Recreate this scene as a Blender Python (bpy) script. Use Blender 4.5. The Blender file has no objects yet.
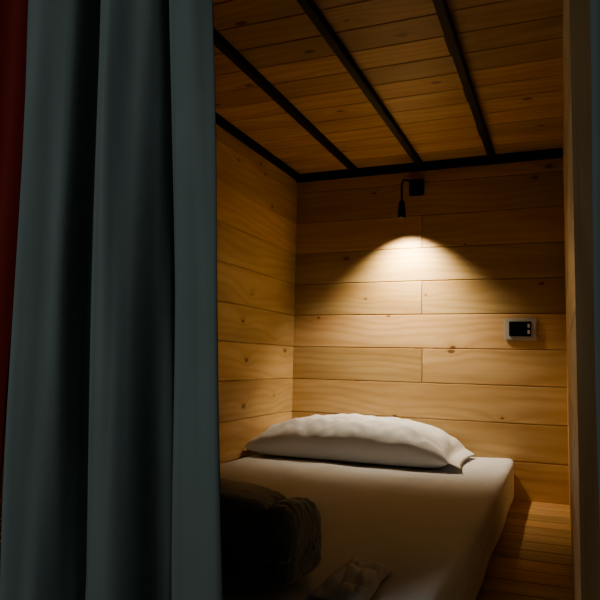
import bpy, bmesh, math, random
from mathutils import Vector, Matrix, Euler, noise
random.seed(11)
CZ=0.90            # eye height above room floor
XL,XR,YB,YF=-1.190,0.016,2.80,0.86   # inside faces of the bunk
ZP=CZ-0.541        # bunk floor
ZC=CZ+0.912        # ceiling boards underside
ZM=CZ-0.374        # mattress top
col=bpy.context.scene.collection

# ---------------------------------------------------------------- node helpers
class NT:
    def __init__(s,name):
        s.m=bpy.data.materials.new(name); s.m.use_nodes=True
        s.t=s.m.node_tree; s.b=s.t.nodes['Principled BSDF']
    def n(s,typ,**kw):
        nd=s.t.nodes.new(typ)
        for k,v in kw.items(): setattr(nd,k,v)
        return nd
    def l(s,a,b): s.t.links.new(a,b)
    def math(s,op,a,b=None,c=None):
        nd=s.n('ShaderNodeMath',operation=op)
        for i,v in enumerate((a,b,c)):
            if v is None: continue
            if isinstance(v,(int,float)): nd.inputs[i].default_value=v
            else: s.l(v,nd.inputs[i])
        return nd.outputs[0]
    def ramp(s,fac,stops):
        nd=s.n('ShaderNodeValToRGB'); e=nd.color_ramp.elements
        while len(e)<len(stops): e.new(0.5)
        for i,(p,c) in enumerate(stops):
            e[i].position=p; e[i].color=(*c,1) if len(c)==3 else c
        s.l(fac,nd.inputs[0]); return nd.outputs[0]
    def mix(s,fac,a,b,mode='MIX'):
        nd=s.n('ShaderNodeMix',data_type='RGBA',blend_type=mode)
        for inp,v in ((nd.inputs['Factor'],fac),(nd.inputs['A'],a),(nd.inputs['B'],b)):
            if isinstance(v,(int,float)): inp.default_value=v
            elif isinstance(v,tuple): inp.default_value=(*v,1) if len(v)==3 else v
            else: s.l(v,inp)
        return nd.outputs['Result']
    def noise(s,vec,scale,detail=3,rough=.5):
        nd=s.n('ShaderNodeTexNoise'); nd.inputs['Scale'].default_value=scale
        nd.inputs['Detail'].default_value=detail; nd.inputs['Roughness'].default_value=rough
        s.l(vec,nd.inputs['Vector']); return nd.outputs['Fac']
    def map(s,vec,scale,loc=(0,0,0)):
        nd=s.n('ShaderNodeMapping'); nd.inputs['Scale'].default_value=scale
        nd.inputs['Location'].default_value=loc
        s.l(vec,nd.inputs['Vector']); return nd.outputs[0]
    def bump(s,h,strength,dist=.01):
        nd=s.n('ShaderNodeBump'); nd.inputs['Strength'].default_value=strength
        nd.inputs['Distance'].default_value=dist
        s.l(h,nd.inputs['Height']); s.l(nd.outputs[0],s.b.inputs['Normal'])

def pine(name,light,mid,dark,knot,rough=.5):
    M=NT(name)
    at=M.n('ShaderNodeAttribute',attribute_name='grain').outputs['Vector']
    pv=M.n('ShaderNodeAttribute',attribute_name='tone').outputs['Fac']
    # knots
    kv=M.n('ShaderNodeTexVoronoi'); kv.voronoi_dimensions='2D'
    M.l(M.map(at,(2.9,5.2,1)),kv.inputs['Vector']); kv.inputs['Scale'].default_value=1.0
    kv.inputs['Randomness'].default_value=1
    sep=M.n('ShaderNodeSeparateColor'); M.l(kv.outputs['Color'],sep.inputs[0])
    on=M.math('GREATER_THAN',sep.outputs[0],.45)
    size=M.math('MULTIPLY_ADD',sep.outputs[1],.045,.022)
    dist=kv.outputs['Distance']
    wob=M.noise(M.map(at,(14,20,1)),1.0,2)
    dist=M.math('ADD',dist,M.math('MULTIPLY_ADD',wob,.05,-.025))
    kn=M.math('MULTIPLY',M.math('SUBTRACT',1.0,M.math('SMOOTH_MIN',M.math('DIVIDE',dist,size),1.0,.2)),on)
    kn=M.math('MAXIMUM',kn,0.0)
    halo=M.math('MULTIPLY',M.math('POWER',2.718,M.math('MULTIPLY',dist,-9.0)),on)
    # growth rings
    sx=M.n('ShaderNodeSeparateXYZ'); M.l(at,sx.inputs[0])
    wav=M.noise(M.map(at,(.9,3.2,1)),1.0,2,.45)
    ph=M.math('ADD',M.math('MULTIPLY',sx.outputs[1],150),M.math('MULTIPLY',wav,46))
    ph=M.math('ADD',ph,M.math('MULTIPLY',halo,9))
    ring=M.math('MULTIPLY_ADD',M.math('SINE',ph),.5,.5)
    ring=M.math('POWER',ring,1.8)
    fib=M.noise(M.map(at,(5,260,1)),1.0,3,.6)
    blot=M.noise(M.map(at,(1.6,9,1)),1.0,3,.55)
    c=M.mix(M.math('MULTIPLY',ring,.75),light,mid)
    c=M.mix(M.math('MULTIPLY_ADD',fib,.5,-.1),c,mid)
    c=M.mix(M.ramp(blot,[(.38,(0,0,0)),(.72,(.8,.8,.8))]),c,dark)
    c=M.mix(M.math('MULTIPLY',halo,.45),c,dark)
    c=M.mix(M.math('MINIMUM',M.math('MULTIPLY',kn,1.9),.85),c,knot)
    hsv=M.n('ShaderNodeHueSaturation'); M.l(c,hsv.inputs['Color'])
    M.l(M.math('MULTIPLY_ADD',pv,.36,.80),hsv.inputs['Value'])
    M.l(M.math('MULTIPLY_ADD',pv,-.012,.508),hsv.inputs['Hue'])
    M.l(hsv.outputs[0],M.b.inputs['Base Color'])
    M.b.inputs['Roughness'].default_value=rough
    M.b.inputs['Specular IOR Level'].default_value=.35
    M.bump(M.math('ADD',M.math('MULTIPLY',fib,.6),M.math('MULTIPLY',ring,-.4)),.25,.002)
    return M.m

def plain(name,colr,rough=.5,metal=0,var=.15,scale=40,bump=.1,bd=.002,spec=.5,sheen=0):
    M=NT(name)
    tc=M.n('ShaderNodeTexCoord').outputs['Object']
    nz=M.noise(tc,scale,4,.6)
    c=M.mix(nz,tuple(x*(1-var) for x in colr),tuple(min(1,x*(1+var)) for x in colr))
    M.l(c,M.b.inputs['Base Color'])
    M.b.inputs['Roughness'].default_value=rough; M.b.inputs['Metallic'].default_value=metal
    M.b.inputs['Specular IOR Level'].default_value=spec
    M.b.inputs['Sheen Weight'].default_value=sheen
    M.bump(nz,bump,bd)
    return M.m

def fabric(name,colr,weave=900,rough=.9,trans=0,sheen=.2,big=6):
    M=NT(name)
    tc=M.n('ShaderNodeTexCoord').outputs['Object']
    big_n=M.noise(tc,big,3,.5)
    w=M.noise(M.map(tc,(1,1,1)),weave,2,.6)
    c=M.mix(big_n,tuple(x*.86 for x in colr),tuple(min(1,x*1.12) for x in colr))
    c=M.mix(M.math('MULTIPLY',w,.25),c,tuple(x*.6 for x in colr))
    M.l(c,M.b.inputs['Base Color'])
    M.b.inputs['Roughness'].default_value=rough
    M.b.inputs['Sheen Weight'].default_value=sheen
    M.b.inputs['Specular IOR Level'].default_value=.15
    M.bump(M.math('ADD',M.math('MULTIPLY',w,.3),M.noise(tc,22,3,.6)),.25,.004)
    if trans:
        tr=M.n('ShaderNodeBsdfTranslucent'); M.l(c,tr.inputs[0])
        mx=M.n('ShaderNodeMixShader'); mx.inputs[0].default_value=trans
        out=M.t.nodes['Material Output']
        M.l(M.b.outputs[0],mx.inputs[1]); M.l(tr.outputs[0],mx.inputs[2]); M.l(mx.outputs[0],out.inputs[0])
    return M.m

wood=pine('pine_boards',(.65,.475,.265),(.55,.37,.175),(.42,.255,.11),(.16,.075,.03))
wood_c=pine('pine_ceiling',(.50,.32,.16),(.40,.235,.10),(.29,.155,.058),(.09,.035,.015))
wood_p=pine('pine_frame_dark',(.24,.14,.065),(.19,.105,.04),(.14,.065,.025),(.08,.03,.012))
steel=plain('black_steel',(.010,.010,.011),.6,0,.3,60,.1,spec=.2)
black=plain('black_powder_coat',(.010,.010,.011),.5,0,.2,200,.1,spec=.3)
white_pl=plain('white_plastic',(.52,.51,.49),.35,0,.03,80,.02)
screen=plain('dark_glass',(.008,.010,.014),.12,0,.2,20,.0)
teal=fabric('teal_curtain_cloth',(.170,.205,.195),1100,.9,.12,.15)
red=fabric('red_curtain_cloth',(.15,.016,.010),1100,.9,.08,.1)
linen=fabric('white_cotton',(.70,.72,.74),1400,.85,0,.1,4)
pill=fabric('pillow_cotton',(.82,.85,.88),1400,.85,0,.1,4)
plush=fabric('grey_green_plush',(.18,.22,.215),260,1.0,0,.9,12)
roomfloor=plain('room_floor_vinyl',(.10,.085,.07),.6,0,.3,5,.1)

# ---------------------------------------------------------------- mesh helpers
def obj(name,me,mat=None,parent=None,smooth=False):
    o=bpy.data.objects.new(name,me); col.objects.link(o)
    if mat: me.materials.append(mat)
    if parent: o.parent=parent
    if smooth:
        for p in me.polygons: p.use_smooth=True
    return o
def empty(name,loc=(0,0,0)):
    e=bpy.data.objects.new(name,None); e.location=loc; e.empty_display_size=.1
    col.objects.link(e); return e
def box(name,a,b,mat,bev=.002,parent=None,off=(0,0,0)):
    bm=bmesh.new(); bmesh.ops.create_cube(bm,size=1)
    for v in bm.verts:
        v.co=Vector([(a[i]+b[i])/2+v.co[i]*(b[i]-a[i])-off[i] for i in range(3)])
    if bev: bmesh.ops.bevel(bm,geom=bm.edges[:],offset=bev,segments=2,affect='EDGES')
    me=bpy.data.meshes.new(name); bm.to_mesh(me); bm.free()
    return obj(name,me,mat,parent)

def boards(name,origin,along,across,normal,length,lines,seams,mat,thick=.02,groove=.0035):
    """rows of real boards; lines = offsets across; seams[i] = joints in row i.  face lies in plane at origin, body goes to -normal"""
    bm=bmesh.new()
    A,C,N=map(Vector,(along,across,normal)); O=Vector(origin)
    gl=bm.verts.layers.float_vector.new('grain'); tl=bm.verts.layers.float.new('tone')
    for i in range(len(lines)-1):
        c0,c1=lines[i],lines[i+1]
        cuts=[0]+sorted(seams.get(i,[]))+[length]
        for j in range(len(cuts)-1):
            a0,a1=cuts[j],cuts[j+1]
            ro=(random.uniform(0,60),random.uniform(0,60)); tone=random.random()
            g=.0006 
            a0g=a0+(g if j>0 else 0); a1g=a1-(g if j<len(cuts)-2 else 0)
            b=groove
            def V(a,c,n): 
                v=bm.verts.new(O+A*a+C*c+N*n); v[gl]=(a+ro[0],c+ro[1],0); v[tl]=tone; return v
            e=.0012 if len(cuts)>2 else 0
            f=[V(a0g+e,c0+b,0),V(a1g-e,c0+b,0),V(a1g-e,c1-b,0),V(a0g+e,c1-b,0)]
            s=[V(a0g,c0+.0003,-b*1.2),V(a1g,c0+.0003,-b*1.2),V(a1g,c1-.0003,-b*1.2),V(a0g,c1-.0003,-b*1.2)]
            k=[V(a0g,c0+.0003,-thick),V(a1g,c0+.0003,-thick),V(a1g,c1-.0003,-thick),V(a0g,c1-.0003,-thick)]
            bm.faces.new(f)
            for p in range(4):
                q=(p+1)%4
                bm.faces.new([f[p],s[p],s[q],f[q]]); bm.faces.new([s[p],k[p],k[q],s[q]])
            bm.faces.new(k[::-1])
    bmesh.ops.recalc_face_normals(bm,faces=bm.faces[:])
    me=bpy.data.meshes.new(name); bm.to_mesh(me); bm.free()
    return obj(name,me,mat)

# ---------------------------------------------------------------- bunk shell
rows=[ZC+.02,CZ+.823,CZ+.673,CZ+.523,CZ+.373,CZ+.223,CZ+.073,CZ-.078,CZ-.233,CZ-.387,ZP-.02][::-1]
W=XR-XL
sj=XL*-1-.555   # joint position measured from left wall
boards('wall_back',(XL-.02,YB,0),(1,0,0),(0,0,1),(0,-1,0),W+.04,rows,
       {7:[sj],5:[sj],3:[sj+.002]},wood)
boards('wall_left',(XL,YF,0),(0,1,0),(0,0,1),(1,0,0),YB-YF,rows,{3:[.9],6:[.7]},wood)
boards('wall_right',(XR,YF,0),(0,1,0),(0,0,1),(-1,0,0),YB-YF,rows,{5:[.8],8:[1.1]},wood)
cl=[YF-.0+.12*k for k in range(0,17)]; cl[-1]=YB+.02
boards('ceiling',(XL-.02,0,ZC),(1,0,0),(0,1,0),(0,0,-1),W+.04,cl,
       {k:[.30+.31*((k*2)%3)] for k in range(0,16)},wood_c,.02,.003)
fl=[YF+.1*k for k in range(0,20)]; fl[-1]=YB
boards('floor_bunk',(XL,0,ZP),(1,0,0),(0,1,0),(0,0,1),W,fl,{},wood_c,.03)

# steel frame
def beam(name,a,b): return box(name,a,b,steel,.002)
zb=ZC-.026
for i,x in enumerate((-.885,-.580,-.268)):
    beam('ceiling_beam' if i==0 else 'ceiling_beam.%03d'%i,(x-.0125,YF+.02,zb),(x+.0125,YB-.027,ZC))
beam('trim_1',(XL,YB-.025,ZC-.036),(XR,YB,ZC))
beam('trim_2',(XL,YF+.02,ZC-.030),(XL+.022,YB-.026,ZC))
# front frame of the bunk
def post(name,a,b,axis):
    bm=bmesh.new(); bmesh.ops.create_cube(bm,size=1)
    gl=bm.verts.layers.float_vector.new('grain'); tl=bm.verts.layers.float.new('tone')
    for v in bm.verts: v.co=Vector([(a[i]+b[i])/2+v.co[i]*(b[i]-a[i]) for i in range(3)])
    bmesh.ops.bevel(bm,geom=bm.edges[:],offset=.003,segments=2,affect='EDGES')
    o=[i for i in range(3) if i!=axis]
    for v in bm.verts: v[gl]=(v.co[axis]+7.3,v.co[o[0]]+v.co[o[1]]+3.1,0); v[tl]=.35
    me=bpy.data.meshes.new(name); bm.to_mesh(me); bm.free(); return obj(name,me,wood_p)
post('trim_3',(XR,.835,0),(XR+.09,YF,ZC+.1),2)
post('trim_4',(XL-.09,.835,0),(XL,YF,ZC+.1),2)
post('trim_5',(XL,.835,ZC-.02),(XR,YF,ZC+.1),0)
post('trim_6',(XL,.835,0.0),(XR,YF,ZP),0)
box('floor',(-4,-3,-.05),(3,3.2,0),roomfloor,0)

# ---------------------------------------------------------------- mattress
def rbox(name,a,b,r,mat,cuts,disp,parent=None):
    bm=bmesh.new(); bmesh.ops.create_cube(bm,size=2)
    bmesh.ops.subdivide_edges(bm,edges=bm.edges[:],cuts=cuts,use_grid_fill=True)
    c=[(a[i]+b[i])/2 for i in range(3)]; h=[(b[i]-a[i])/2 for i in range(3)]
    for v in bm.verts:
        p=Vector([math.sin(v.co[i]*math.pi/2)*h[i]*.35+v.co[i]*h[i]*.65 for i in range(3)])
        q=Vector([max(-(h[i]-r),min(h[i]-r,p[i])) for i in range(3)])
        d=p-q
        if d.length>1e-6: p=q+d.normalized()*r
        w=Vector([p[i]+c[i] for i in range(3)])
        v.co=disp(w,p,h)
    me=bpy.data.meshes.new(name); bm.to_mesh(me); bm.free()
    return obj(name,me,mat,parent,True)
def md(w,p,h):
    n=noise.noise(w*3.1)*.003+noise.noise(Vector((w.x*9+w.y*3,w.y*4,w.z*3)))*.0022-.004
    n+= -abs(noise.noise(Vector((w.x*6-w.y*5,w.y*3+w.x*4,1.3))))*.004
    if p.z>0: w.z+=n
    k=math.exp(-((w.x+.19)**2+(w.y-2.78)**2)/.006)
    if p.z>0: w.z+=.006*k
    w.x+=.004*noise.noise(w*7) if p.x>0 else 0
    return w
bed=empty('bed_mattress',(0,0,0))
rbox('fitted_sheet',(XL+.006,.93,ZP+.003),(-.188,YB-.006,ZM),.022,linen,74,md,bed)

# ---------------------------------------------------------------- pillow
def pillow():
    nx,ny=120,80; a,b=.400,.225; SE=.052
    bm=bmesh.new(); top={};bot={}
    for i in range(nx+1):
        for j in range(ny+1):
            u=-1+i/nx*2.12; v=-1+2*j/ny
            uu=min(u,1.0); f=max(0,u-1)/.12
            ex=a*u*(1-.05*(1-v*v)*(abs(uu)**6)) ; ey=b*v*(1-.05*(1-uu*uu)*abs(v)**4)*(1-.10*f)
            t=max(0,(1-abs(uu)**3.8))*max(0,(1-abs(v)**3.0)); t=t**.42
            wr=noise.noise(Vector((ex*9,ey*12,2)))*.010+noise.noise(Vector((ex*26+ey*14,ey*22-ex*9,5)))*.0050
            wr-=abs(noise.noise(Vector((ex*13-ey*11,ey*9+ex*3,8))))*.010
            rad=abs(noise.noise(Vector((math.atan2(v,u)*5,3.3,0))))*.016*min(1,(u*u+v*v)*.6)
            se=SE*(1-.45*abs(uu)**5)*(1-f)+.006*f
            top_h=.100*(.92+.08*math.cos(uu*2.6))
            z1=se+top_h*t+(wr-rad)*min(1,t*2)
            z0=se*(1-min(1,t*1.9)**.8)
            if i in(0,nx) or j in (0,ny):
                k=bm.verts.new((ex,ey,max(.003,se))); top[i,j]=bot[i,j]=k
            else:
                top[i,j]=bm.verts.new((ex,ey,max(.006,z1+.003)))
                bot[i,j]=bm.verts.new((ex,ey,max(.001,z0-.001)))
    for i in range(nx):
        for j in range(ny):
            for d,fl in ((top,0),(bot,1)):
                q=[d[i,j],d[i+1,j],d[i+1,j+1],d[i,j+1]]
                bm.faces.new(q[::-1] if fl else q)
    me=bpy.data.meshes.new('pillow'); bm.to_mesh(me); bm.free()
    o=obj('pillow',me,pill,None,True)
    o.location=(-.782,2.525,ZM+.003); o.rotation_euler=(0,0,math.radians(.5))
    return o
pillow()

# ---------------------------------------------------------------- folded blanket
blk=empty('folded_blanket',(0,0,0))
def bd(seed,amp=1,sag=.016):
    def f(w,p,h):
        w=w.copy()
        q=w+Vector((seed,seed*2,0))
        n=noise.noise(q*7)*.012+noise.noise(q*18)*.006+noise.noise(q*80)*.0028
        d=p.normalized() if p.length>0 else Vector((0,0,1))
        w+=d*n*amp
        sx=(p.x/h[0]); sy=p.y/h[1]
        if p.z>0: w.z-= sag*(abs(sx)**4+abs(sy)**4)
        w.z=max(w.z,ZM+.003)
        return w
    return f
rbox('blanket_body',(-1.02,.945,ZM+.006),(-.440,1.125,ZM+.150),.045,plush,64,bd(1),blk)
rbox('blanket_edge_fold',(-.468,.950,ZM+.006),(-.402,1.115,ZM+.136),.030,plush,50,bd(5,1,.02),blk)

# crumpled corner of the top sheet at the foot
def rumple():
    bm=bmesh.new(); n=60; g={}
    for i in range(n+1):
        for j in range(n+1):
            x=-.378+.085*i/n; y=.98+.21*j/n
            e=min(i,n-i,j,n-j)/n
            r=min(1,e*5)
            q=Vector((x*20,y*9,.5))
            z=.001+r*(.006+.022*abs(noise.noise(q))+.012*abs(noise.noise(q*2.3+Vector((4,1,0)))))
            x2=x+.012*noise.noise(Vector((x*5,y*9,7))); y2=y+.03*noise.noise(Vector((x*6,y*6,9)))
            g[i,j]=bm.verts.new((x2,y2,ZM+z))
    for i in range(n):
        for j in range(n): bm.faces.new((g[i,j],g[i+1,j],g[i+1,j+1],g[i,j+1]))
    me=bpy.data.meshes.new('crumpled_sheet'); bm.to_mesh(me); bm.free()
    o=obj('crumpled_sheet',me,linen,None,True)
    s=o.modifiers.new('s','SOLIDIFY'); s.thickness=.003; s.offset=1
rumple()

# ---------------------------------------------------------------- curtains
def curtain(name,u0,u1,y,ztop,zbot,prof,mat,seed,nu=240):
    bm=bmesh.new(); nz=90; g={}
    for j in range(nz+1):
        tz=j/nz; z=ztop+(zbot-ztop)*tz
        for i in range(nu+1):
            u=u0+(u1-u0)*i/nu
            x,dy=prof(u,tz,z-CZ)
            dy+=noise.noise(Vector((x*9,z*1.6,seed)))*.012+noise.noise(Vector((u*2.0,z*2.2,seed+3)))*.0026
            x+=noise.noise(Vector((u*.8,z*1.7,seed+9)))*.008
            g[j,i]=bm.verts.new((x,y+dy,z))
    for j in range(nz):
        for i in range(nu): bm.faces.new((g[j,i],g[j+1,i],g[j+1,i+1],g[j,i+1]))
    me=bpy.data.meshes.new(name); bm.to_mesh(me); bm.free()
    o=obj(name,me,mat,None,True)
    s=o.modifiers.new('s','SOLIDIFY'); s.thickness=.0016
    return o
# phi: 0,2pi,4pi = fold crests toward the room; omega shaped folds
def ptg(ph,tz,zr):
    c=.0238
    x=-.756+c*ph+.0200*math.sin(ph)
    dy=-.046*math.cos(ph)*(.8+.3*tz)+.005*math.sin(ph*2.7+zr*1.5)+.0035*math.sin(ph*4.1-zr*3)
    wgt=.35+.65*(x+.84)/.39
    x+=(-.058*zr+.000)*wgt
    return x,dy
curtain('curtain',-math.pi*1.02,4*math.pi+.82,.775,CZ+.96,.12,ptg,teal,1,420)
curtain('curtain.001',.034,.34,.765,CZ+.96,.12,lambda x,tz,z:(x,-.022*math.cos((x-.034)*62-.5)),teal,4,120)
curtain('curtain.002',-1.26,-.845,.800,CZ+.96,.12,lambda x,tz,z:(x,.018*math.sin(x*60+z)),red,8,150)
def rod():
    bm=bmesh.new(); bmesh.ops.create_cone(bm,cap_ends=True,segments=24,radius1=.012,radius2=.012,depth=1.75)
    bmesh.ops.rotate(bm,verts=bm.verts,matrix=Matrix.Rotation(math.pi/2,3,'Y'))
    for s in(-1,1):
        r=bmesh.ops.create_uvsphere(bm,u_segments=16,v_segments=12,radius=.02)
        bmesh.ops.translate(bm,verts=r['verts'],vec=(s*.88,0,0))
        r=bmesh.ops.create_cube(bm,size=1)
        for v in r['verts']: v.co=Vector((s*.72+v.co.x*.02,.035+v.co.y*.07,v.co.z*.02))
    me=bpy.data.meshes.new('curtain_rod'); bm.to_mesh(me); bm.free()
    o=obj('curtain_rod',me,steel); o.location=(-.55,.765,CZ+.985)
rod()

# ---------------------------------------------------------------- wall reading lamp
lamp=empty('wall_reading_lamp',(0,0,0))
bx,bz=-.598,CZ+.800
hx,hy=-.634,2.655; htop,hbot=CZ+.708,CZ+.632
box('wall_mount',(bx-.033,YB-.022,bz-.037),(bx+.033,YB,bz+.037),black,.004,lamp)
cu=bpy.data.curves.new('gooseneck','CURVE'); cu.dimensions='3D'; cu.bevel_depth=.0045; cu.bevel_resolution=4
sp=cu.splines.new('BEZIER'); sp.bezier_points.add(2)
pts=[((bx-.01,YB-.02,bz+.012),(0,-.04,.002)),((hx+.006,hy+.02,bz+.004),(-.012,-.018,-.004)),((hx,hy,htop-.004),(0,0,-.035))]
for bp,(p,t) in zip(sp.bezier_points,pts):
    bp.co=p; bp.handle_right=Vector(p)+Vector(t); bp.handle_left=Vector(p)-Vector(t)
cu.materials.append(black)
go=bpy.data.objects.new('gooseneck',cu); col.objects.link(go); go.parent=lamp
def lathe(name,prof,mat,loc,parent):
    bm=bmesh.new(); N=32; rings=[]
    for r,z in prof: rings.append([bm.verts.new((r*math.cos(2*math.pi*k/N),r*math.sin(2*math.pi*k/N),z)) for k in range(N)])
    for a,b in zip(rings[:-1],rings[1:]):
        for k in range(N): bm.faces.new((a[k],a[(k+1)%N],b[(k+1)%N],b[k]))
    bm.faces.new(rings[0]); bm.faces.new(rings[-1][::-1])
    bmesh.ops.recalc_face_normals(bm,faces=bm.faces[:])
    me=bpy.data.meshes.new(name); bm.to_mesh(me); bm.free()
    o=obj(name,me,mat,parent); o.location=loc; return o
L=htop-hbot
lathe('lamp_head',[(.0001,L-.012),(.007,L-.0),(.011,L-.004),(.014,L-.018),(.0145,L*.55),(.0165,L*.4),(.0175,0),(.0150,0),(.0145,.010),(.0001,.011)],black,(hx,hy,hbot),lamp)
em=NT('led_lens'); em.b.inputs['Emission Color'].default_value=(1,.78,.5,1); em.b.inputs['Emission Strength'].default_value=3
em.b.inputs['Base Color'].default_value=(.9,.9,.85,1)
lathe('led_lens',[(.0001,0),(.0138,0),(.0138,.003),(.0001,.003)],em.m,(hx,hy,hbot+.008),lamp)
sl=bpy.data.lights.new('reading_light','SPOT'); sl.energy=54; sl.color=(1,.83,.60)
sl.spot_size=math.radians(112); sl.spot_blend=1.0; sl.shadow_soft_size=.016
so=bpy.data.objects.new('reading_light',sl); col.objects.link(so); so.parent=lamp
so.location=(hx,hy,hbot-.004); so.rotation_euler=(math.radians(16),0,0)

# ---------------------------------------------------------------- wall control panel
pn=empty('wall_control_panel',(0,0,0))
px,pz=-.160,CZ+.157
box('cover_plate',(px-.065,YB-.010,pz-.046),(px+.065,YB,pz+.046),white_pl,.004,pn)
box('display_bezel',(px-.045,YB-.014,pz-.030),(px+.042,YB-.009,pz+.032),black,.002,pn)
box('display_glass',(px-.040,YB-.0155,pz-.024),(px+.024,YB-.0135,pz+.027),screen,.001,pn)
for k in range(2):
    box('key_%d'%(k+1),(px+.028,YB-.0165,pz-.020+.026*k),(px+.038,YB-.0135,pz-.004+.026*k),white_pl,.001,pn)

# ---------------------------------------------------------------- room fill light + world
al=bpy.data.lights.new('room_fill_light','AREA'); al.shape='DISK'; al.size=.5; al.energy=16; al.color=(.92,.98,.97)
ao=bpy.data.objects.new('room_fill_light',al); col.objects.link(ao)
ao.location=(-1.35,-1.3,1.5)  # added unseen fill for the curtains, set left so they shade the bunk
ao.rotation_euler=(Vector((-.6,.8,.7))-Vector(ao.location)).to_track_quat('-Z','Y').to_euler()
w=bpy.data.worlds.new('w'); bpy.context.scene.world=w; w.use_nodes=True
w.node_tree.nodes['Background'].inputs[0].default_value=(.62,.74,.80,1)
w.node_tree.nodes['Background'].inputs[1].default_value=.022

# ---------------------------------------------------------------- camera
cam=bpy.data.cameras.new('camera'); co=bpy.data.objects.new('camera',cam); col.objects.link(co)
co.location=(0,0,CZ); co.rotation_euler=(1.66843,-.02272,.39129)
cam.sensor_width=36; cam.lens=36*633/600; cam.clip_start=.02
bpy.context.scene.camera=co
vs=bpy.context.scene.view_settings
vs.view_transform='AgX'
try: vs.look='AgX - Medium High Contrast'
except Exception as e: print(e)
